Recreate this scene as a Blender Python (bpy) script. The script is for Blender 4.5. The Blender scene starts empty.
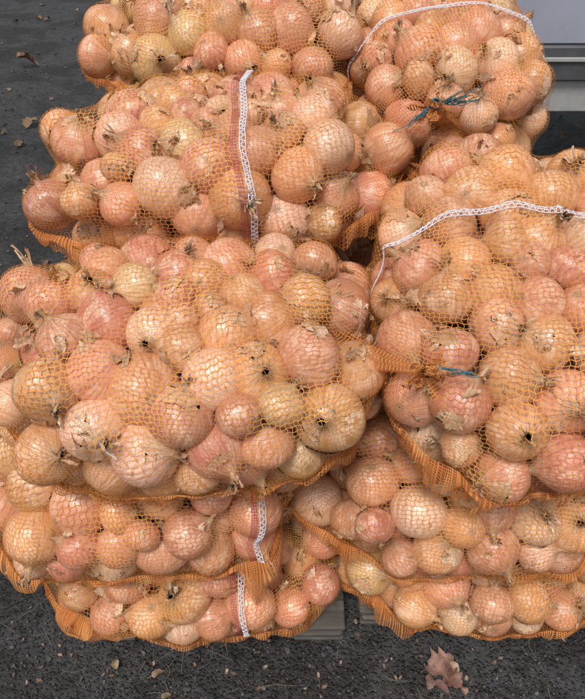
import bpy, math, numpy as np
from mathutils import Euler, Vector
rng = np.random.default_rng(47)
D2R = math.radians
scene = bpy.context.scene

# ---------------------------------------------------------------- mesh helper
class Geo:
    def __init__(s):
        s.V=[];s.F=[];s.UV=[];s.C=[];s.L=[];s.n=0
    def add(s,V,F,uvl=None,col=None,loc=None):
        V=np.asarray(V,float).reshape(-1,3);F=np.asarray(F,int).reshape(-1,4)
        s.V.append(V);s.F.append(F+s.n);s.n+=len(V)
        s.UV.append(np.zeros((len(F)*4,2)) if uvl is None else np.asarray(uvl).reshape(-1,2))
        s.C.append(np.tile([1,1,1,0.5],(len(V),1)) if col is None else np.broadcast_to(np.asarray(col,float),(len(V),4)))
        s.L.append(V.copy() if loc is None else np.asarray(loc).reshape(-1,3))
    def grid(s,P,uv=None,wrap=False,col=None,loc=None):
        nu,nv=P.shape[:2]
        i=np.arange(nu-1)[:,None];j=np.arange(nv if wrap else nv-1)[None,:]
        j2=(j+1)%nv
        F=np.stack([i*nv+j,i*nv+j2,(i+1)*nv+j2,(i+1)*nv+j],-1).reshape(-1,4)
        uvl=None
        if uv is not None:
            jj=np.broadcast_to(j,(nu-1,j.shape[1])); ii=np.broadcast_to(i,jj.shape)
            uvl=np.stack([uv[ii,jj],uv[ii,jj+1],uv[ii+1,jj+1],uv[ii+1,jj]],2).reshape(-1,2)
        if col is not None and np.ndim(col)==3: col=col.reshape(-1,4)
        s.add(P.reshape(-1,3),F,uvl,col,loc)
    def tube(s,pts,rad,k=5,col=None,loc=None):
        pts=np.asarray(pts,float);t=np.gradient(pts,axis=0);t/=np.linalg.norm(t,axis=1,keepdims=True)+1e-9
        up=np.array([.13,.21,.97]);a=np.cross(t,up);a/=np.linalg.norm(a,axis=1,keepdims=True)+1e-9
        b=np.cross(t,a);th=np.arange(k)*2*math.pi/k
        rad=np.broadcast_to(rad,(len(pts),))
        P=pts[:,None]+rad[:,None,None]*(a[:,None]*np.cos(th)[None,:,None]+b[:,None]*np.sin(th)[None,:,None])
        s.grid(P,None,True,col)
    def box(s,c,h,col=None,bev=0.004,rot=None):
        c=np.array(c,float);h=np.array(h,float);b=min(bev,min(h)*.45)
        def ring(z,i):
            x,y=h[0]-i,h[1]-i
            return [(x-b,y,z),(x,y-b,z),(x,-y+b,z),(x-b,-y,z),(-x+b,-y,z),(-x,-y+b,z),(-x,y-b,z),(-x+b,y,z)]
        R=[[(0,0,-h[2])]*8,ring(-h[2],b),ring(-h[2]+b,0),ring(h[2]-b,0),ring(h[2],b),[(0,0,h[2])]*8]
        P=np.array(R,float)
        if rot is not None: P=P@np.array(Euler(rot).to_matrix()).T
        s.grid(P+c,None,True,col)
    def build(s,name,mat,parent=None,origin=(0,0,0),smooth=True,obj=True):
        V=np.concatenate(s.V)-np.array(origin);F=np.concatenate(s.F)
        me=bpy.data.meshes.new(name)
        me.vertices.add(len(V));me.vertices.foreach_set("co",V.astype(np.float32).ravel())
        me.loops.add(len(F)*4);me.loops.foreach_set("vertex_index",F.astype(np.int32).ravel())
        me.polygons.add(len(F));me.polygons.foreach_set("loop_start",np.arange(len(F),dtype=np.int32)*4)
        me.update(calc_edges=True)
        me.polygons.foreach_set("use_smooth",np.full(len(F),smooth))
        uv=me.uv_layers.new(name="UVMap");uv.data.foreach_set("uv",np.concatenate(s.UV).astype(np.float32).ravel())
        ca=me.attributes.new("ocol",'FLOAT_COLOR','POINT');ca.data.foreach_set("color",np.concatenate(s.C).astype(np.float32).ravel())
        la=me.attributes.new("oloc",'FLOAT_VECTOR','POINT');la.data.foreach_set("vector",np.concatenate(s.L).astype(np.float32).ravel())
        me.update()
        me.materials.append(mat)
        ob=bpy.data.objects.new(name,me);scene.collection.objects.link(ob)
        if parent: ob.parent=parent
        return ob
def empty(name,loc=(0,0,0),rot=(0,0,0)):
    e=bpy.data.objects.new(name,None);e.location=loc;e.rotation_euler=rot;e.empty_display_size=.1
    scene.collection.objects.link(e);return e

# ---------------------------------------------------------------- node helper
class NT:
    def __init__(s,name):
        s.m=bpy.data.materials.new(name);s.m.use_nodes=True;s.t=s.m.node_tree;s.t.nodes.clear()
        s.out=s.n('ShaderNodeOutputMaterial')
    def n(s,t,**k):
        x=s.t.nodes.new(t)
        for a,b in k.items(): setattr(x,a,b)
        return x
    def set(s,sock,v):
        if isinstance(v,bpy.types.NodeSocket): s.t.links.new(v,sock)
        elif v is not None: sock.default_value=v
    def M(s,op,a,b=None,c=None,clamp=False):
        x=s.n('ShaderNodeMath',operation=op,use_clamp=clamp)
        s.set(x.inputs[0],a);s.set(x.inputs[1],b);s.set(x.inputs[2],c);return x.outputs[0]
    def VM(s,op,a,b=None):
        x=s.n('ShaderNodeVectorMath',operation=op);s.set(x.inputs[0],a)
        if op=='SCALE': s.set(x.inputs['Scale'],b)
        else: s.set(x.inputs[1],b)
        return x.outputs[0]
    def mix(s,f,a,b,bt='MIX'):
        x=s.n('ShaderNodeMix',data_type='RGBA',blend_type=bt)
        s.set(x.inputs[0],f);s.set(x.inputs[6],a);s.set(x.inputs[7],b);return x.outputs[2]
    def noise(s,vec,scale,detail=2,rough=.5,dist=0):
        x=s.n('ShaderNodeTexNoise');s.set(x.inputs['Vector'],vec);s.set(x.inputs['Scale'],scale)
        s.set(x.inputs['Detail'],detail);s.set(x.inputs['Roughness'],rough);s.set(x.inputs['Distortion'],dist);return x.outputs[0]
    def ramp(s,f,a,b):
        x=s.n('ShaderNodeMapRange',clamp=True,interpolation_type='SMOOTHSTEP');s.set(x.inputs[0],f);x.inputs[1].default_value=a;x.inputs[2].default_value=b;return x.outputs[0]
    def bump(s,h,st,d):
        x=s.n('ShaderNodeBump');s.set(x.inputs['Height'],h);x.inputs['Strength'].default_value=st;x.inputs['Distance'].default_value=d;return x.outputs[0]
    def attr(s,n): return s.n('ShaderNodeAttribute',attribute_name=n)
    def pbr(s,col,rough,normal=None,alpha=None,spec=.5,**k):
        p=s.n('ShaderNodeBsdfPrincipled');s.set(p.inputs['Base Color'],col);s.set(p.inputs['Roughness'],rough)
        s.set(p.inputs['Specular IOR Level'],spec)
        if normal is not None: s.set(p.inputs['Normal'],normal)
        for a,b in k.items(): s.set(p.inputs[a],b)
        return p.outputs[0]
    def done(s,sh): s.t.links.new(sh,s.out.inputs[0]);return s.m
C4=lambda r,g,b:(r,g,b,1)

def mat_onion():
    t=NT("onion_skin");c=t.attr("ocol");l=t.attr("oloc")
    seed=t.M('MULTIPLY',c.outputs['Alpha'],90.)
    sx=t.n('ShaderNodeSeparateXYZ');t.set(sx.inputs[0],l.outputs['Vector'])
    z=sx.outputs[2]
    cx=t.n('ShaderNodeCombineXYZ');t.set(cx.inputs[0],sx.outputs[0]);t.set(cx.inputs[1],sx.outputs[1])
    nrm=t.VM('NORMALIZE',cx.outputs[0])
    cz=t.n('ShaderNodeCombineXYZ');t.set(cz.inputs[0],seed);t.set(cz.inputs[1],seed);t.set(cz.inputs[2],t.M('MULTIPLY_ADD',z,.12,seed))
    vv=t.VM('ADD',nrm,cz.outputs[0])
    fine=t.noise(vv,11.,2,.6)
    ls=t.VM('ADD',l.outputs['Vector'],cz.outputs[0])
    blot=t.noise(ls,1.4,3,.62,.5)
    spot=t.noise(ls,7.,2,.7)
    col=c.outputs['Color']
    light=t.mix(.5,col,C4(.88,.62,.44))
    dark=t.mix(1,col,C4(.66,.46,.38),'MULTIPLY')
    a=t.mix(t.ramp(blot,.38,.54),light,col)
    a=t.mix(t.M('MULTIPLY',t.ramp(fine,.47,.62),.55),a,dark)
    a=t.mix(t.M('MULTIPLY',t.ramp(blot,.56,.62),.5),a,t.mix(.6,col,C4(.52,.29,.13)))
    a=t.mix(t.M('MULTIPLY',t.ramp(spot,.58,.70),.42),a,C4(.24,.13,.07))
    neck=t.ramp(z,.76,.98)
    a=t.mix(t.M('MULTIPLY',neck,.85),a,t.mix(t.ramp(fine,.4,.6),C4(.54,.37,.21),C4(.22,.13,.07)))
    root=t.ramp(z,-.865,-.883)
    a=t.mix(t.M('MULTIPLY',root,.75),a,C4(.33,.23,.14))
    r=t.M('ADD',t.M('MULTIPLY',t.ramp(blot,.5,.62),.22),t.M('MULTIPLY_ADD',t.ramp(spot,.4,.6),.10,.25))
    b=t.bump(fine,.5,.0015)
    return t.done(t.pbr(a,r,b,spec=.55))

def mat_net(name,col,w0,wd,cellmode,dk=(.66,.55,.5)):
    t=NT(name);u=t.n('ShaderNodeUVMap',uv_map="UVMap").outputs[0]
    at=t.attr("ocol");s2=t.n('ShaderNodeSeparateColor');t.set(s2.inputs[0],at.outputs['Color'])
    dens=s2.outputs[0]
    sx=t.n('ShaderNodeSeparateXYZ');t.set(sx.inputs[0],u);x,y=sx.outputs[0],sx.outputs[1]
    w=t.M('MULTIPLY_ADD',dens,wd,w0)
    if cellmode=='knit':
        wav=t.M('MULTIPLY',t.M('SINE',t.M('MULTIPLY',y,math.pi)),.13)
        p=t.M('ABSOLUTE',t.M('SUBTRACT',t.M('FRACT',t.M('ADD',x,wav)),.5))
        tri=t.M('ABSOLUTE',t.M('SUBTRACT',t.M('FRACT',t.M('MULTIPLY',x,.5)),.5))
        q=t.M('ABSOLUTE',t.M('SUBTRACT',t.M('FRACT',t.M('ADD',y,t.M('MULTIPLY',tri,.8))),.5))
        m=t.M('MAXIMUM',t.M('LESS_THAN',p,w),t.M('LESS_THAN',q,t.M('MULTIPLY',w,.85)))
    else:
        p=t.M('ABSOLUTE',t.M('SUBTRACT',t.M('FRACT',x),.5))
        q=t.M('ABSOLUTE',t.M('SUBTRACT',t.M('FRACT',y),.5))
        m=t.M('MAXIMUM',t.M('LESS_THAN',p,w),t.M('LESS_THAN',q,t.M('MULTIPLY',w,.8)))
    cc=t.mix(s2.outputs[1],(col[0]*dk[0],col[1]*dk[1],col[2]*dk[2],1),(*col[:3],1))
    df=t.n('ShaderNodeBsdfDiffuse');t.set(df.inputs[0],cc)
    tr=t.n('ShaderNodeBsdfTranslucent');t.set(tr.inputs[0],cc)
    mx=t.n('ShaderNodeMixShader');mx.inputs[0].default_value=.28;t.set(mx.inputs[1],df.outputs[0]);t.set(mx.inputs[2],tr.outputs[0])
    tp=t.n('ShaderNodeBsdfTransparent')
    m2=t.n('ShaderNodeMixShader');t.set(m2.inputs[0],m);t.set(m2.inputs[1],tp.outputs[0]);t.set(m2.inputs[2],mx.outputs[0])
    return t.done(m2.outputs[0])

def mat_simple(name,col,rough=.6,var=.3,scale=20,bump=.3,bd=.002,metal=0,useattr=False):
    t=NT(name);tc=t.n('ShaderNodeTexCoord').outputs['Object']
    base=t.attr("ocol").outputs['Color'] if useattr else C4(*col)
    n=t.noise(tc,scale,4,.65)
    n2=t.noise(tc,scale*.2,3,.5)
    dk=t.mix(1,base,(1-var,1-var,1-var*1.05,1),'MULTIPLY')
    a=t.mix(t.ramp(n,.35,.65),base,dk)
    a=t.mix(t.M('MULTIPLY',t.ramp(n2,.45,.65),.5),a,dk)
    return t.done(t.pbr(a,rough,t.bump(n,bump,bd),Metallic=metal))

def mat_wood():
    t=NT("weathered_wood");tc=t.n('ShaderNodeTexCoord').outputs['Object']
    mp=t.n('ShaderNodeMapping');t.set(mp.inputs[0],tc);mp.inputs['Scale'].default_value=(3,40,40)
    n=t.noise(mp.outputs[0],1.5,5,.6,.5);n2=t.noise(tc,9,4,.6)
    a=t.mix(t.ramp(n,.35,.7),C4(.20,.17,.14),C4(.06,.05,.042))
    a=t.mix(t.M('MULTIPLY',t.ramp(n2,.42,.6),.7),a,C4(.045,.04,.035))
    return t.done(t.pbr(a,.85,t.bump(n,.6,.002)))

def mat_ground():
    t=NT("ground_asphalt");tc=t.n('ShaderNodeTexCoord').outputs['Object']
    n1=t.noise(tc,3.1,5,.7,.6);n2=t.noise(tc,38,5,.72);n3=t.noise(tc,300,3,.6);n4=t.noise(tc,14,4,.65,1.)
    vo=t.n('ShaderNodeTexVoronoi');t.set(vo.inputs['Vector'],tc);vo.inputs['Scale'].default_value=150
    vd=t.ramp(vo.outputs['Distance'],.15,.5)
    vc=t.n('ShaderNodeSeparateColor');t.set(vc.inputs[0],vo.outputs['Color'])
    a=t.mix(t.ramp(n1,.42,.58),C4(.046,.045,.046),C4(.017,.015,.014))
    a=t.mix(t.M('MULTIPLY',t.ramp(n4,.50,.62),.6),a,C4(.024,.019,.015))
    a=t.mix(t.M('MULTIPLY',t.ramp(n2,.45,.66),.8),a,C4(.010,.0095,.009))
    st=t.M('MULTIPLY',t.M('GREATER_THAN',vc.outputs[0],.86),t.M('SUBTRACT',1.,vd))
    a=t.mix(t.M('MULTIPLY',st,.6),a,C4(.12,.115,.11))
    a=t.mix(t.M('MULTIPLY',t.ramp(n3,.62,.75),.5),a,C4(.10,.085,.07))
    h=t.M('ADD',t.M('ADD',t.M('MULTIPLY',n2,1.4),t.M('MULTIPLY',t.M('SUBTRACT',1.,vd),.5)),t.M('MULTIPLY',n4,1.5))
    return t.done(t.pbr(a,t.M('MULTIPLY_ADD',n1,.4,.38),t.bump(h,1.,.008),spec=.4))

ONION=mat_onion()
NET=mat_net("orange_net",(.80,.37,.10),.060,.34,'knit')
HEM=mat_net("orange_woven_hem",(.80,.35,.12),.20,.3,'weave')
RED=mat_net("label_net",(.42,.10,.12),.11,.2,'weave')
WHITE=mat_simple("white_stitching",(.76,.72,.78),.6,.12,300,.1)
BLUE=mat_simple("blue_twine",(.03,.16,.20),.5,.3,300,.1)
WOOD=mat_wood();GROUND=mat_ground()
LEAF=mat_simple("dry_leaf",(.3,.2,.1),.7,.45,90,.5,.001,useattr=True)
STONE=mat_simple("grit",(.2,.2,.2),.85,.3,200,.3,.001,useattr=True)

# ---------------------------------------------------------------- sacks
PI=math.pi
S=[
 dict(k='A',c=(-.105,1.29,.838),e=(4,0,1),d=(.305,.185,.122),hem=[PI+.25],tie=0),
 dict(k='B',c=(.285,1.23,.805),e=(0,-9,92),d=(.27,.182,.135),hem=[],tie=-1,ring=[(.455,0)],blue=1,tp=(.222,.955,.848),td=(-.1,-.5,.5)),
 dict(k='C',c=(-.110,.945,.748),e=(9,-1.5,3),d=(.335,.175,.122),hem=[PI+.25],tie=1,ring=[(.55,1)],fl=(.04,.03)),
 dict(k='D',c=(.314,.70,.655),e=(25,0,-3),d=(.200,.285,.126),hem=[PI+.05],tie=0,line=[1.38],cap=.13),
 dict(k='E',c=(-.145,.635,.612),e=(14,-1.5,5),d=(.330,.187,.127),hem=[PI+.36],tie=1,tp=(.160,.532,.686),td=(.3,-.6,.5),fl=(.03,.04)),
 dict(k='F',c=(-.27,.64,.362),e=(3,0,1),d=(.31,.19,.125),hem=[PI+.42],tie=1,ring=[(.79,1)],fl=(.06,.06)),
 dict(k='G',c=(.285,.650,.335),e=(3,0,-1),d=(.30,.185,.115),hem=[PI+.45],tie=-1,fl=(.035,.03)),
 dict(k='H',c=(-.185,.628,.148),e=(0,0,2),d=(.302,.187,.114),hem=[PI+.5],tie=1,ring=[(.62,1)],fl=(.11,.02)),
 dict(k='I',c=(.35,.645,.145),e=(0,0,-1),d=(.298,.187,.108),hem=[PI+.5],tie=-1,fl=(.05,.02)),
]
PN=2.9;FLOOR=.042
P=[];Rr=[];sid=[]
for si,s in enumerate(S):
    s['R']=np.array(Euler([D2R(x) for x in s['e']]).to_matrix())
    a,b,c=s['d'];vol=8*a*b*c*.70*.71;acc=0
    while acc<vol:
        r=float(np.clip(rng.normal(.0385,.0062),.023,.047))
        q=rng.uniform(-.8,.8,3)*(np.array(s['d'])-r)
        P.append(np.array(s['c'])+s['R']@q);Rr.append(r);sid.append(si);acc+=4/3*math.pi*r**3*.95
P=np.array(P);Rr=np.array(Rr);sid=np.array(sid);N=len(P)
Cc=np.array([s['c'] for s in S])[sid];RR=np.array([s['R'] for s in S])[sid];DD=np.array([s['d'] for s in S])[sid]-Rr[:,None]
for it in range(520):
    if it%12==0:
        dm=((P[:,None]-P[None])**2).sum(-1);lim=(Rr[:,None]+Rr[None]+.02)**2
        I,J=np.where(np.triu(dm<lim,1))
    g=min(1,.55+.45*it/250)
    d=P[I]-P[J];L=np.linalg.norm(d,axis=1)+1e-9
    mn=(Rr[I]+Rr[J])*g*.97+(sid[I]!=sid[J])*.004
    ov=np.clip(mn-L,0,None)*.42
    mv=d/L[:,None]*ov[:,None]
    for k in range(3):
        P[:,k]+=np.bincount(I,mv[:,k],N)-np.bincount(J,mv[:,k],N)
    q=np.einsum('nij,ni->nj',RR,P-Cc)
    f=(np.abs(q/DD)**PN).sum(1)**(1/PN)
    sc=np.where(f>1,1-.6*(1-1/np.maximum(f,1)),1.0)
    q*=sc[:,None]
    P=Cc+np.einsum('nij,nj->ni',RR,q)
    P[:,2]=np.maximum(P[:,2],FLOOR+.004+Rr)
print("onions",N)

prof=np.array([(.02,-.87),(.10,-.885),(.16,-.875),(.3,-.86),(.5,-.78),(.7,-.64),(.86,-.45),(.96,-.22),(1,0),(.975,.2),(.9,.4),(.77,.57),(.6,.71),(.42,.82),(.27,.905),(.17,.98),(.12,1.07),(.105,1.17),(.13,1.28)])
SEG=30;th=np.arange(SEG)*2*math.pi/SEG
PAL=[((.66,.315,.195),.42),((.66,.345,.165),.27),((.57,.225,.155),.13),((.80,.54,.37),.13),((.68,.48,.24),.05)]
PW=np.array([p[1] for p in PAL]);PW/=PW.sum()
def rotm():
    q=rng.normal(size=4);q/=np.linalg.norm(q);w,x,y,z=q
    return np.array([[1-2*(y*y+z*z),2*(x*y-z*w),2*(x*z+y*w)],[2*(x*y+z*w),1-2*(x*x+z*z),2*(y*z-x*w)],[2*(x*z-y*w),2*(y*z+x*w),1-2*(x*x+y*y)]])
SK=[(.60,.40,.24),(.50,.30,.17),(.72,.53,.36),(.36,.21,.12),(.57,.34,.21)]
def add_onion(G,p,r,R):
    pr=prof.copy();el=rng.uniform(.90,1.08)
    z=pr[:,1][:,None]*el+np.zeros(SEG);rad=pr[:,0][:,None]*(1+.03*np.sin(th+rng.uniform(0,6))+.025*np.sin(2*th+rng.uniform(0,6))+.014*np.sin(3*th+rng.uniform(0,6)))[None]
    x=rad*np.cos(th);y=rad*np.sin(th)
    k=np.clip(pr[:,1]-.9,0,1)[:,None];lean=rng.normal(0,.5,2)
    x=x+k*lean[0];y=y+k*lean[1]
    z[-1]+=rng.uniform(-.14,.16,SEG);z[-2]+=rng.uniform(-.04,.04,SEG)
    x[-1]*=rng.uniform(.6,1.5,SEG);
    loc=np.stack([rad*np.cos(th),rad*np.sin(th),pr[:,1][:,None]+np.zeros(SEG)],-1)
    W=np.stack([x,y,z],-1)*r
    c=np.array(PAL[rng.choice(len(PAL),p=PW)][0])*rng.uniform(.82,1.12)*(1+rng.normal(0,.03,3))
    G.grid(p+W@R.T,None,True,(*np.clip(c,.02,.88),rng.random()),loc)
    if rng.random()<.7:
        for _ in range(rng.integers(3,7)):
            n=6;f=np.linspace(0,1,n);a0=rng.uniform(0,6.28);L=rng.uniform(.3,.75);o=rng.uniform(.2,1.4)
            dx=np.array([math.cos(a0),math.sin(a0)]);w=rng.uniform(.03,.09)
            rr=.09+L*f*o*.6;zz=el*1.05+L*f*(1-.5*o*f);X=[]
            for g in (-1,0,1):
                wob=w*g*(1-.5*f)+.04*rng.normal(size=n)*f
                X.append(np.stack([dx[0]*rr-dx[1]*wob+lean[0]*(.15+.3*f),dx[1]*rr+dx[0]*wob+lean[1]*(.15+.3*f),zz+.03*(g==0)],-1))
            X=np.stack(X,1)*r;sc=np.array(SK[rng.integers(5)])*rng.uniform(.6,1.05)
            G.grid(p+X@R.T,None,False,(*sc,rng.random()),np.clip(X/r,-.6,.6))
    for _ in range(rng.choice([0,1,2,3,4],p=[.2,.27,.25,.18,.10])):
        nu,nv=9,9;ph0=rng.uniform(.3,2.5);t0=rng.uniform(0,6.28);du=rng.uniform(.15,.5);dv=rng.uniform(.15,.6)
        uu=np.linspace(-1,1,nu)[:,None]+np.zeros((nu,nv));vv=np.linspace(-1,1,nv)[None]+np.zeros((nu,nv))
        jag=rng.uniform(.55,1.2,(nu,nv));uu=uu*jag;vv=vv*rng.uniform(.55,1.2,(nu,nv))
        ph=ph0+uu*du;tt=t0+vv*dv/np.maximum(np.sin(ph0),.35)
        e=np.maximum(np.abs(uu),np.abs(vv))
        rr=1.01+rng.uniform(.02,.13)*np.clip(e-.35,0,1)*np.sin(3*vv+rng.uniform(0,6))**2+rng.uniform(0,.012,(nu,nv))
        Q=np.stack([rr*np.sin(ph)*np.cos(tt),rr*np.sin(ph)*np.sin(tt),.9*el*rr*np.cos(ph)],-1)*r
        sc=np.array(SK[rng.integers(5)])*rng.uniform(.75,1.1)
        G.grid(p+Q@R.T,None,False,(*sc,rng.random()),np.clip(Q/r,-.7,.7))

def bil(A,u,v):
    nu,nv=A.shape[:2];u=np.clip(u,0,nu-1.001);v=np.mod(v,nv)
    i=np.floor(u).astype(int);j=np.floor(v).astype(int)%nv;fu=(u-i)[:,None];fv=(v-np.floor(v))[:,None];j2=(j+1)%nv
    return A[i,j]*(1-fu)*(1-fv)+A[i+1,j]*fu*(1-fv)+A[i,j2]*(1-fu)*fv+A[i+1,j2]*fu*fv
def smn(n,k,amp):
    x=rng.normal(size=n+4*k);ker=np.hanning(2*k+1);ker/=np.sqrt((ker**2).sum());return np.convolve(x,ker,'same')[2*k:2*k+n]*amp

NU,NV=190,260
for si,s in enumerate(S):
    a,b,c=s['d'];R=s['R'];C0=np.array(s['c'])
    root=empty("onion_sack",s['c'])
    G=Geo();idx=np.where(sid==si)[0];sph=[]
    for i in idx:
        Ro=rotm();add_onion(G,P[i],Rr[i],Ro)
        sph.append((*((P[i]-C0)@R),Rr[i]*1.0))
        nk=(P[i]+Ro[:,2]*Rr[i]*1.15-C0)@R
        sph.append((*nk,Rr[i]*.18))
    cap=s.get('cap',.135);xa=max(a-cap,.03);Lc=cap*math.pi/2;Lt=2*Lc+2*xa
    sv=np.linspace(0,Lt,NU);o=np.zeros((NU,1,3));phi=np.full(NU,math.pi/2)
    m1=sv<Lc;m3=sv>Lt-Lc;phi[m1]=math.pi-sv[m1]/cap;phi[m3]=(Lt-sv[m3])/cap
    o[:,0,0]=np.clip(sv-Lc-xa,-xa,xa)
    tt=np.linspace(0,2*math.pi,4001);ce,se=np.cos(tt),np.sin(tt)
    ey=b*np.sign(ce)*np.abs(ce)**.85;ez=c*np.sign(se)*np.abs(se)**.85
    al=np.concatenate([[0],np.cumsum(np.hypot(np.diff(ey),np.diff(ez)))]);per=al[-1]
    vs=np.arange(NV)*per/NV;ey=np.interp(vs,al,ey);ez=np.interp(vs,al,ez);tv=np.interp(vs,al,tt)
    k=1/cap
    d=np.stack([np.cos(phi)[:,None]+0*ey,np.sin(phi)[:,None]*ey*k,np.sin(phi)[:,None]*ez*k],-1)
    d/=np.linalg.norm(d,axis=-1,keepdims=True)
    hit=np.zeros((NU,NV))
    for (x,y,z,r) in sph:
        m=o-np.array([x,y,z]);bb=(m*d).sum(-1);cc=(m*m).sum(-1)-r*r;di=bb*bb-cc
        t=np.where(di>0,-bb+np.sqrt(np.maximum(di,0)),0);hit=np.maximum(hit,t)
    h=hit.copy();h[h<.03]=np.median(h)*.7
    for _ in range(150):
        hp=np.pad(h,((1,1),(0,0)),mode='edge')
        av=(hp[:-2]+hp[2:]+np.roll(h,1,1)+np.roll(h,-1,1))*.25
        h=np.maximum(hit,av);h[0]=h[0].mean();h[-1]=h[-1].mean()
    h+=.0012
    Pl=o+d*h[...,None];Pw=C0+Pl@R.T;Dw=d@R.T
    Pw[...,2]=np.maximum(Pw[...,2],FLOOR+.002)
    for _ in range(75):
        ui=rng.uniform(.08,.92)*NU;vi=rng.uniform(0,NV);p=bil(Pw,np.array([ui]),np.array([vi]))[0];dn=bil(Dw,np.array([ui]),np.array([vi]))[0]
        x1=np.cross(dn,rng.normal(size=3));x1/=np.linalg.norm(x1);x2=np.cross(dn,x1)
        n=8;L=rng.uniform(.005,.022);uu=np.linspace(-1,1,n);A,Bq=np.meshgrid(uu,uu,indexing='ij')
        A=A*rng.uniform(.5,1.1,(n,n));Bq=Bq*rng.uniform(.25,.75)*rng.uniform(.6,1.1,(n,n))
        zz=-.25*(A**2)*rng.uniform(.3,1.6)+.25*np.sin(A*rng.uniform(2,6)+Bq*4)+.1*rng.random((n,n))
        Q=p+(A[...,None]*x1+Bq[...,None]*x2+(zz-.45)[...,None]*dn)*L
        G.grid(Q,None,False,(*(np.array(SK[rng.integers(5)])*rng.uniform(.6,1.1)),rng.random()),np.stack([A,Bq,zz*.5],-1)*.6)
    s['ons']=G.build("onions",ONION,root,C0)
    cell=.0070;nc=2*round(per*1.05/cell/2)
    uv=np.stack(np.meshgrid(sv/cell,np.arange(NV+1)*nc/NV,indexing='ij'),-1)[...,::-1].copy()
    jj=np.arange(NV+1)*2*PI/NV
    for q in range(2):
        wv=np.zeros((NU,NV+1))
        for t_ in range(7): wv+=rng.normal(0,.45)*np.sin(sv[:,None]*rng.uniform(8,45)+jj[None]*rng.integers(-7,8)+rng.uniform(0,6))
        nz=rng.normal(0,1,(NU,NV))
        for _ in range(2): nz=.25*nz+.1875*(np.roll(nz,1,0)+np.roll(nz,-1,0)+np.roll(nz,1,1)+np.roll(nz,-1,1))
        nz=nz*.20;uv[...,q]+=wv+np.concatenate([nz,nz[:,:1]],1)
    dens=np.zeros((NU,NV))
    edge=np.minimum(sv,Lt-sv)[:,None];dens+=.25*np.exp(-(edge/.02)**2)
    for hm in s['hem']:
        dv=np.abs((tv-hm+math.pi)%(2*math.pi)-math.pi)[None];dens=dens+.14*np.exp(-(dv/.16)**2)
    vcol=np.zeros((NU,NV))
    for t_ in range(6): vcol+=np.sin(sv[:,None]*rng.uniform(8,60)+jj[None,:-1]*rng.integers(-9,10)+rng.uniform(0,6))
    col=np.ones((NU,NV,4));col[...,0]=np.clip(dens+.02*vcol,-.05,1);col[...,1]=np.clip(.55+vcol*.2,0,1)
    G=Geo();G.grid(Pw,uv,True,col);s['net']=G.build("net",NET,root,C0)
    s['pole']=(Pw[0,0],Pw[-1,0])
    # --- hems
    if s['hem']:
        G=Geo();n=420
        for hm in s['hem']:
            for lay in range(3):
                v0=np.interp(hm,tv,np.arange(NV));ph=rng.uniform(0,6.28,6);ui=np.linspace(2,NU-3,n)
                sm=ui/NU*Lt
                vi=v0+2.0*np.sin(sm*17+ph[0])+smn(n,14,1.2)+(lay-1)*2
                B=bil(Pw,ui,vi);Dv=bil(Dw,ui,vi)
                for _ in range(25): B[1:-1]=.5*B[1:-1]+.25*(B[2:]+B[:-2])
                wd=np.clip(.0125+smn(n,18,.006),.003,.035)
                f0,f1=s.get('fl',(.03,.02))
                wd=wd+f0*np.exp(-((sm-Lc*.8)/.05)**2)+f1*np.exp(-((sm-(Lt-Lc*.8))/.05)**2)
                wd*=(1,.8,.6)[lay]
                T=np.gradient(B,axis=0);T/=np.linalg.norm(T,axis=1,keepdims=True)+1e-9
                Nn=np.cross(T,Dv)
                K=8;rows=[];r1=smn(n,5,.004);r2=smn(n,10,.006);r3=smn(n,3,.0012);fo=np.clip(.5+smn(n,16,.45),-.35,1.2)
                for q in range(K):
                    f=q/(K-1)
                    ruf=(r1*f+r2*math.sin(f*2.2)+r3)*min(1,f*2)
                    X=B+Dv*(wd*f*(.8-.5*f))[:,None]+np.array([0,0,-1.])*(wd*f*(.2+.8*f)*fo)[:,None]+Nn*ruf[:,None]
                    rows.append(X)
                X=np.stack(rows,1);X[...,2]=np.maximum(X[...,2],.004)
                w=np.stack([np.broadcast_to((sm/.0042)[:,None],(n,K))+smn(n,8,.5)[:,None],wd[:,None]/.0042*np.linspace(0,1,K)[None]+smn(n,12,.8)[:,None]],-1)
                cl=np.ones((n,K,4));cl[...,0]=np.clip(smn(n,20,.12),-.12,.3)[:,None]+.3*(np.linspace(0,1,K)>.9)[None]
                cl[...,1]=np.clip(.5+smn(n,9,.35)[:,None]-.3*lay+.15*np.linspace(-1,1,K)[None],0,1)
                G.grid(X,w,False,cl)
        for q in range(70):
            i=rng.integers(5,n-5);p0=rows[-1][i];f=np.linspace(0,1,8)[:,None];L=rng.uniform(.006,.022)
            dr=np.array([rng.normal(0,.6),rng.normal(-.3,.4),-.7]);X=p0+dr*f*L+np.stack([smn(8,3,.0015) for _ in range(3)],1)*f
            X[:,2]=np.maximum(X[:,2],.003);G.tube(X,.00035,4,(1,rng.random(),1,1))
        G.build("hem",HEM,root,C0)
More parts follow.
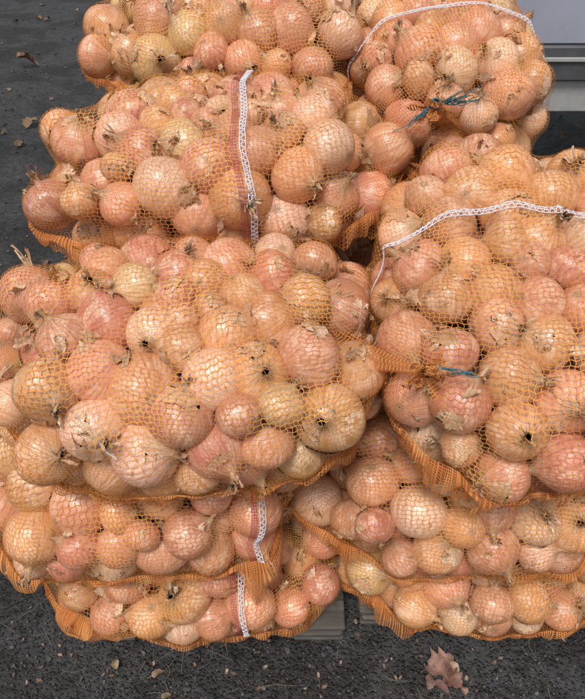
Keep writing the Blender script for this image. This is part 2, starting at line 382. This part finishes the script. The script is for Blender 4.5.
    # --- white seams
    if s.get('ring') or s.get('line'):
        G=Geo();G2=Geo();has2=False
        segs=[]
        for (u0,lab) in s.get('ring',[]):
            n=1400;vi=np.linspace(0,NV,n);ph=rng.uniform(0,6,2)
            ui=u0*NU+1.4*np.sin(vi*.05+ph[0])+.6*np.sin(vi*.17+ph[1])
            segs.append((ui,vi,1,0,Lt/NU));
            if lab:
                has2=True;K=5
                vi2=vi[::3];ui2=ui[::3];X=[]
                for q in range(K):
                    uu=ui2-(.008+.010*q/(K-1))/(Lt/NU);X.append(bil(Pw,uu,vi2)+bil(Dw,uu,vi2)*.0012)
                X=np.stack(X,1);w=np.stack([np.broadcast_to((vi2*per/NV/.0045)[:,None],(len(vi2),K)),np.broadcast_to((np.linspace(0,.012,K)/.0045)[None],(len(vi2),K))],-1)
                cl=np.ones((len(vi2),K,4));cl[...,0]=0;G2.grid(X,w,False,cl)
        for tl in s.get('line',[]):
            n=1000;ui=np.linspace(4,NU-5,n);v0=np.interp(tl,tv,np.arange(NV));vi=v0+1.2*np.sin(ui*.06)+.5*np.sin(ui*.2)
            segs.append((ui,vi,0,1,per/NV))
        for (ui,vi,lu,lv,step) in segs:
            hw=.0042/step
            def at(o_,lift=.0018):
                uu=ui+lu*o_;v2=vi+lv*o_;return bil(Pw,uu,v2)+bil(Dw,uu,v2)*lift
            c0=at(0);ss=np.concatenate([[0],np.cumsum(np.linalg.norm(np.diff(c0,axis=0),axis=1))])
            for sg in (-1,1): G.tube(at(sg*hw*(1+smn(len(ui),12,.12))),.00065,5)
            zz=2*np.abs(2*((ss/.0085+.25*np.sin(ss*60))%1)-1)-1
            G.tube(at(zz*hw*1.25,.0024),.0006,4)
            G.tube(at(np.sin(ss/.0016)*hw*.18,.0028),.0006,4)
        G.build("stitched_seam",WHITE,root,C0)
        if has2: G2.build("label_strip",RED,root,C0)
    # --- tied end
    if s['tie']:
        G=Geo();pole=s['pole'][1 if s['tie']>0 else 0];ax=R[:,0]*s['tie'];big=1.
        if s.get('tp'):
            pole0=pole;pole=np.array(s['tp']);ax=np.array(s['td'],float);ax/=np.linalg.norm(ax);big=1.0
            n=14;f=np.linspace(0,1,n)[:,None,None];k2=18;t4=np.arange(k2)*2*PI/k2
            st=C0+(pole0-C0)*.74;cx=st*(1-f)+pole*f
            e1=np.cross(pole-st,[0,0,1.]);e1/=np.linalg.norm(e1);e2=np.cross(pole-st,e1);e2/=np.linalg.norm(e2)
            rd=(.042*(1-f)**1.8+.006)*(1+.22*np.sin(t4*5)[None,:,None])
            X=cx+rd*(e1*np.cos(t4)[None,:,None]+e2*np.sin(t4)[None,:,None])
            w=np.stack(np.meshgrid(np.linspace(0,34,n),np.linspace(0,46,k2+1),indexing='ij'),-1)
            cl=np.ones((n,k2,4));cl[...,0]=-.15;cl[...,1]=.6;G.grid(X,w,True,cl)
        for q in range(12):
            n=14;w0=rng.uniform(.004,.009)*big;L=rng.uniform(.015,.04)*big;dr=ax*.8+rng.normal(0,.7,3)+np.array([0,-.2,-.2]);dr/=np.linalg.norm(dr)
            sd=np.cross(dr,rng.normal(size=3));sd/=np.linalg.norm(sd);cu=rng.normal(0,.8,3)+np.array([0,0,-.6])
            f=np.linspace(0,1,n);X=[]
            for g in np.linspace(-1,1,6):
                X.append(pole-ax*.006+dr*(L*f)[:,None]+cu*(L*f**2)[:,None]*.6+sd*(g*w0*(.25+f)*(1+.3*smn(n,2,1)))[:,None]+np.cross(dr,sd)*(.006*np.sin(g*6+f*7)*f)[:,None])
            X=np.stack(X,1);w=np.stack([np.broadcast_to((f*L/.0022)[:,None],(n,6)),np.broadcast_to((np.linspace(-1,1,6)*w0/.0022)[None],(n,6))],-1)
            cl=np.ones((n,6,4));cl[...,0]=0;cl[...,1]=.2+rng.random()*.8;G.grid(X,w,False,cl)
        for q in range(80):
            n=16;f=np.linspace(0,1,n);L=rng.uniform(.012,.04)*big;dr=ax*.8+rng.normal(0,.8,3);dr/=np.linalg.norm(dr);cu=rng.normal(0,1.1,3)
            X=pole-ax*.004+dr*(L*f)[:,None]+cu*(L*f**2)[:,None]*.6+np.stack([smn(n,3,.0025) for _ in range(3)],1)*f[:,None]
            G.tube(X,.0004,4,(1,.2+rng.random()*.8,1,1))
        a1=np.linspace(0,6*math.pi,60);e1=np.cross(ax,[.1,.2,1]);e1/=np.linalg.norm(e1);e2=np.cross(ax,e1)
        coil=pole+ax[None]*(.003+.0006*a1)[:,None]+.007*(e1*np.cos(a1)[:,None]+e2*np.sin(a1)[:,None])
        if not s.get('blue'): G.tube(coil,.0013,5)
        G.build("tied_tail",HEM,root,C0)
        if s.get('blue') or s['k']=='E':
            G=Geo()
            if s.get('blue'):
                G.tube(coil,.0013,5)
                for q in range(36):
                    f=np.linspace(0,1,14);L=rng.uniform(.025,.075);sg=-1 if q%3==0 else 1
                    dr=np.array([sg*rng.uniform(.5,1),-.4,sg*rng.uniform(.15,.6)]);X=pole+ax*.008+dr*(L*f)[:,None]+np.stack([smn(14,3,.003) for _ in range(3)],1)*f[:,None]
                    G.tube(X,.00055,4)
            else:
                for q in range(6):
                    f=np.linspace(0,1,20)[:,None];A0=np.array([.172,.510,.712]);A1=np.array([.210,.497,.714+rng.normal(0,.0015)])
                    X=A0+(A1-A0)*f*rng.uniform(.8,1.05)+np.stack([smn(20,4,.0012) for _ in range(3)],1)
                    G.tube(X,.0006,4)
            G.build("tie_string",BLUE,root,C0)
# ---------------------------------------------------------------- supporting sacks behind / below
def clone(src,loc,rot,sc):
    e=empty("onion_sack",loc,[D2R(x) for x in rot]);e.scale=sc
    for ob in (src['ons'],src['net']):
        o2=bpy.data.objects.new(ob.name.split('.')[0],ob.data);scene.collection.objects.link(o2);o2.parent=e
byk={s['k']:s for s in S}
clone(byk['H'],(-.10,1.02,.17),(0,0,180),(1,.93,1.1))
clone(byk['I'],(-.09,1.02,.455),(180,0,0),(.95,.93,1.3))
clone(byk['I'],(.34,.99,.17),(0,0,180),(.95,.88,1.1))
clone(byk['H'],(.34,1.0,.43),(180,0,0),(.92,.88,1.2))
for z in (.155,.37,.59):
    clone(byk['H' if z<.3 or z>.5 else 'I'],(-.16,1.40,z),(0,0,0 if z<.3 else 180),(1,1,1))
    clone(byk['I' if z<.3 or z>.5 else 'H'],(.29,1.42,z),(0,0,90 if z<.3 else 270),(.9,.95,1))

# ---------------------------------------------------------------- pallet
def pallet(cx,cy,w,dp):
    e=empty("wooden_pallet",(cx,cy,0))
    G=Geo()
    for k in range(6): G.box((0,-dp/2+.05+k*(dp-.1)/5,.036),(w/2,.045,.006))
    G.build("top_boards",WOOD,e,smooth=False)
    G=Geo()
    for i in range(3):
        for j in range(3): G.box((-w/2+.05+i*(w-.1)/2,-dp/2+.05+j*(dp-.1)/2,.0205),(.045,.05,.0093))
    G.build("blocks",WOOD,e,smooth=False)
    G=Geo()
    for i in range(3): G.box((-w/2+.05+i*(w-.1)/2,0,.0055),(.048,dp/2,.0055))
    G.build("bottom_boards",WOOD,e,smooth=False)
pallet(-.15,1.095,.50,1.2);pallet(.44,1.125,.62,1.2)

# ---------------------------------------------------------------- ground
G=Geo();xs=np.concatenate([[-200,-50,-15],np.linspace(-6,6,60),[15,50,200]])
X,Y=np.meshgrid(xs,xs+2,indexing='ij');near=np.exp(-((X/5)**2+((Y-2)/5)**2))
Z=.003*np.sin(X*3.1+1)*np.sin(Y*2.7)*near-.003
G.grid(np.stack([X,Y,Z],-1));G.build("ground",GROUND)

def leaf(G,p,L,rot,col,kind):
    n=15;f=np.linspace(0,1,n)
    w=np.sin(np.pi*f**.8)**.8*(.42 if kind else .3)
    if kind: w=w*(1+.3*np.sin(f*22))
    w=w*rng.uniform(.85,1.1,n)
    P_=[];cu=rng.uniform(.2,.9);tw=rng.uniform(-.8,.8)
    for g in np.linspace(-1,1,7):
        z=cu*.6*(g*g)*w+.16*np.sin(f*5+tw)*f+.06*g*np.sin(f*9)+.035*rng.random(n)
        P_.append(np.stack([(f-.5),g*w,z],-1))
    Q=np.stack(P_,0)*L
    M=np.array(Euler((rng.normal(0,.2),rng.normal(0,.2),rot)).to_matrix());Q=Q@M.T
    Q[...,2]-=Q[...,2].min()-.001
    G.grid(Q+np.array(p),None,False,(*col,1))
    st=np.stack([np.linspace(-.5,-.85,6),.03*np.sin(np.linspace(0,3,6)),np.full(6,.03)],-1)*L@M.T
    st[:,2]=np.abs(st[:,2])+.002
    G.tube(st+np.array(p),.0007,4,(*col,1))
LC=[(.22,.12,.06),(.28,.19,.11),(.16,.085,.05),(.34,.25,.16),(.24,.14,.10)]
G=Geo()
for (x,y,L,rt,c,k) in [(.278,.452,.055,.4,(.30,.16,.12),1),(.292,.425,.042,2.2,(.25,.12,.09),1),(.25,.42,.032,1.2,(.22,.13,.10),0),(.262,.44,.038,3.0,(.26,.14,.11),0),(.30,.44,.03,5.0,(.42,.27,.19),0),(.272,.412,.03,5.6,(.20,.10,.08),0),(.31,.405,.02,1.6,(.36,.22,.15),0),(-.25,.435,.022,.5,(.30,.19,.12),0),(-.33,.45,.026,2,(.34,.24,.15),0),
    (-1.6,3.9,.13,.5,(.30,.15,.09),1),(-1.9,3.7,.09,2,(.26,.15,.08),0),(-1.3,3.0,.08,1,(.22,.13,.07),1),(.93,2.1,.08,.4,(.45,.34,.25),1)]:
    leaf(G,(x,y,0),L,rt,c,k)
for _ in range(300):
    y=rng.uniform(1.4,7) if rng.random()<.96 else rng.uniform(.36,1.2);x=rng.uniform(-1,1)*(.8+y*.75)
    if -.45<x<.55 and .40<y<1.75: continue
    leaf(G,(x,y,0),rng.uniform(.010,.03) if y<1 else rng.uniform(.015,.07),rng.uniform(0,6.28),np.array(LC[rng.integers(5)])*rng.uniform(.3,1.1),rng.random()<.4)
for _ in range(70):
    x=rng.uniform(.6,1.3);y=rng.uniform(.9,2.0);leaf(G,(x,y,0),rng.uniform(.02,.055),rng.uniform(0,6.28),np.array(LC[rng.integers(5)])*rng.uniform(.5,1.6),rng.random()<.4)
G.build("dry_leaves",LEAF)
G=Geo()
for _ in range(4200):
    y=.36+abs(rng.normal(0,.16)) if rng.random()<.45 else rng.uniform(.36,5);x=rng.uniform(-1,1)*(.5+y*.7)
    r=rng.uniform(.0007,.0024) if y<1 else rng.uniform(.002,.007)
    if rng.random()<.04:r*=2.2
    pz=np.array([(.3,-1),(.9,-.6),(1,.1),(.6,.8),(.05,1)]);k=7;t2=np.arange(k)*6.283/k
    Q=np.stack([pz[:,0][:,None]*np.cos(t2),pz[:,0][:,None]*np.sin(t2),pz[:,1][:,None]*.6+0*t2],-1)*r*rng.uniform(.7,1.3,(5,k,1))
    g=rng.uniform(.02,.12)
    G.grid(Q+np.array([x,y,r*.3]),None,True,(g,g*.95,g*.88,1))
G.build("gravel",STONE,smooth=False)
G=Geo()
for _ in range(520):
    y=.36+abs(rng.normal(0,.2)) if rng.random()<.45 else rng.uniform(.4,4.5);x=rng.uniform(-1,1)*(.5+y*.7)
    n=5;uu=np.linspace(-1,1,n);A,Bq=np.meshgrid(uu,uu,indexing='ij');L=rng.uniform(.0015,.006)*(1 if y<1 else 2)
    Q=np.stack([A*rng.uniform(.5,1.1,(n,n)),Bq*.55*rng.uniform(.5,1.1,(n,n)),.35*A**2*rng.uniform(.2,1)+.1*rng.random((n,n))],-1)*L
    M=np.array(Euler((0,0,rng.uniform(0,6.28))).to_matrix())
    c=np.array([(.40,.26,.18),(.40,.31,.22),(.28,.15,.09)][rng.integers(3)])*rng.uniform(.25,1)
    G.grid(Q@M.T+np.array([x,y,.002]),None,False,(*c,1))
for _ in range(420):
    y=rng.uniform(.36,3.5) if rng.random()<.6 else rng.uniform(.36,.6);x=rng.uniform(-1,1)*(.5+y*.7);an=rng.uniform(0,3.14);L=rng.uniform(.004,.03);f=np.linspace(-1,1,8)
    cu=rng.normal(0,.25)
    X=np.stack([x+L*f*math.cos(an)-cu*L*f**2*math.sin(an),y+L*f*math.sin(an)+cu*L*f**2*math.cos(an),np.full(8,.002)],-1)
    g=rng.uniform(.1,.8);G.tube(X,.0004 if y<1 else .0008,4,(.42*g,.36*g,.27*g,1))
G.build("onion_skin_litter",LEAF)

# ---------------------------------------------------------------- trailer at the upper right
PANEL=mat_simple("grey_panel",(.36,.38,.46),.5,.12,6,.05)
DARK=mat_simple("dark_rail",(.10,.102,.11),.5,.3,15,.1)
GALV=mat_simple("galvanised_steel",(.50,.50,.48),.45,.3,12,.1,metal=.1)
TYRE=mat_simple("tyre_rubber",(.02,.02,.021),.85,.2,60,.3)
tr=empty("utility_trailer",(1.50,2.6,0))
G=Geo();w,dp=.93,.6
G.box((0,-dp,.83),(w,.014,.175));G.box((0,dp,.83),(w,.014,.175));G.box((-w+.016,0,.83),(.013,dp-.016,.173));G.box((w-.016,0,.83),(.013,dp-.016,.173))
for k in range(4): G.box((-w+.55+k*.40,-dp-.02,.83),(.018,.006,.17))
G.box((0,-dp-.003,1.017),(w+.01,.024,.012));G.box((0,dp,1.017),(w+.01,.024,.012))
G.build("side_panels",PANEL,tr,smooth=False)
G=Geo();G.box((0,-dp,.603),(w+.01,.03,.050));G.box((0,dp,.603),(w+.01,.03,.050));G.box((0,0,.63),(w,dp-.032,.015))
G.build("chassis_rail",DARK,tr,smooth=False)
G=Geo();G.box((0,-dp-.034,.617),(w,.003,.006));G.box((0,-dp+.01,.50),(w-.02,.022,.05));G.box((0,dp-.01,.50),(w-.02,.022,.05))
G.box((1.4,0,.5),(.5,.03,.03));G.build("lower_beam",GALV,tr,smooth=False)
G=Geo()
for sy in (-1,1):
    pf=np.array([(.05,-.05),(.17,-.06),(.2,-.085),(.27,-.09),(.295,-.06),(.3,0),(.295,.06),(.27,.09),(.2,.085),(.17,.06),(.05,.05)])
    t3=np.arange(36)*2*math.pi/36
    Q=np.stack([pf[:,0][:,None]*np.cos(t3),pf[:,1][:,None]+0*t3,pf[:,0][:,None]*np.sin(t3)],-1)
    G.grid(Q+np.array([.25,sy*(dp-.16),.3]),None,True)
G.tube([(.25,-dp+.16,.3),(.25,dp-.16,.3)],.03,10)
G.build("wheels",TYRE,tr)

# ---------------------------------------------------------------- light
w=bpy.data.worlds.new("World");scene.world=w;w.use_nodes=True;nt=w.node_tree
bg=nt.nodes['Background'];sk=nt.nodes.new('ShaderNodeTexSky');sk.sky_type='NISHITA';sk.sun_disc=False
EL,RO=D2R(64),D2R(200)
sk.sun_elevation=EL;sk.sun_rotation=RO;sk.dust_density=3;sk.air_density=1
hs=nt.nodes.new('ShaderNodeHueSaturation');hs.inputs['Saturation'].default_value=.3
nt.links.new(sk.outputs[0],hs.inputs['Color']);nt.links.new(hs.outputs[0],bg.inputs[0]);bg.inputs[1].default_value=.13
sl=bpy.data.lights.new("sun",'SUN');sl.energy=2.6;sl.angle=D2R(16);sl.color=(1,.97,.93)
so=bpy.data.objects.new("sun",sl);scene.collection.objects.link(so)
dv=Vector((math.sin(RO)*math.cos(EL),math.cos(RO)*math.cos(EL),math.sin(EL)))
so.rotation_euler=dv.to_track_quat('Z','Y').to_euler()
scene.view_settings.view_transform='Standard';scene.view_settings.look='None';scene.view_settings.exposure=0
cd=bpy.data.cameras.new("camera");cam=bpy.data.objects.new("camera",cd);scene.collection.objects.link(cam)
cam.location=(0,0,1.2);cam.rotation_euler=(D2R(48),0,0)
cd.sensor_fit='HORIZONTAL';cd.sensor_width=36;cd.lens=36*608/585;cd.clip_start=.02;cd.clip_end=1000
scene.camera=cam
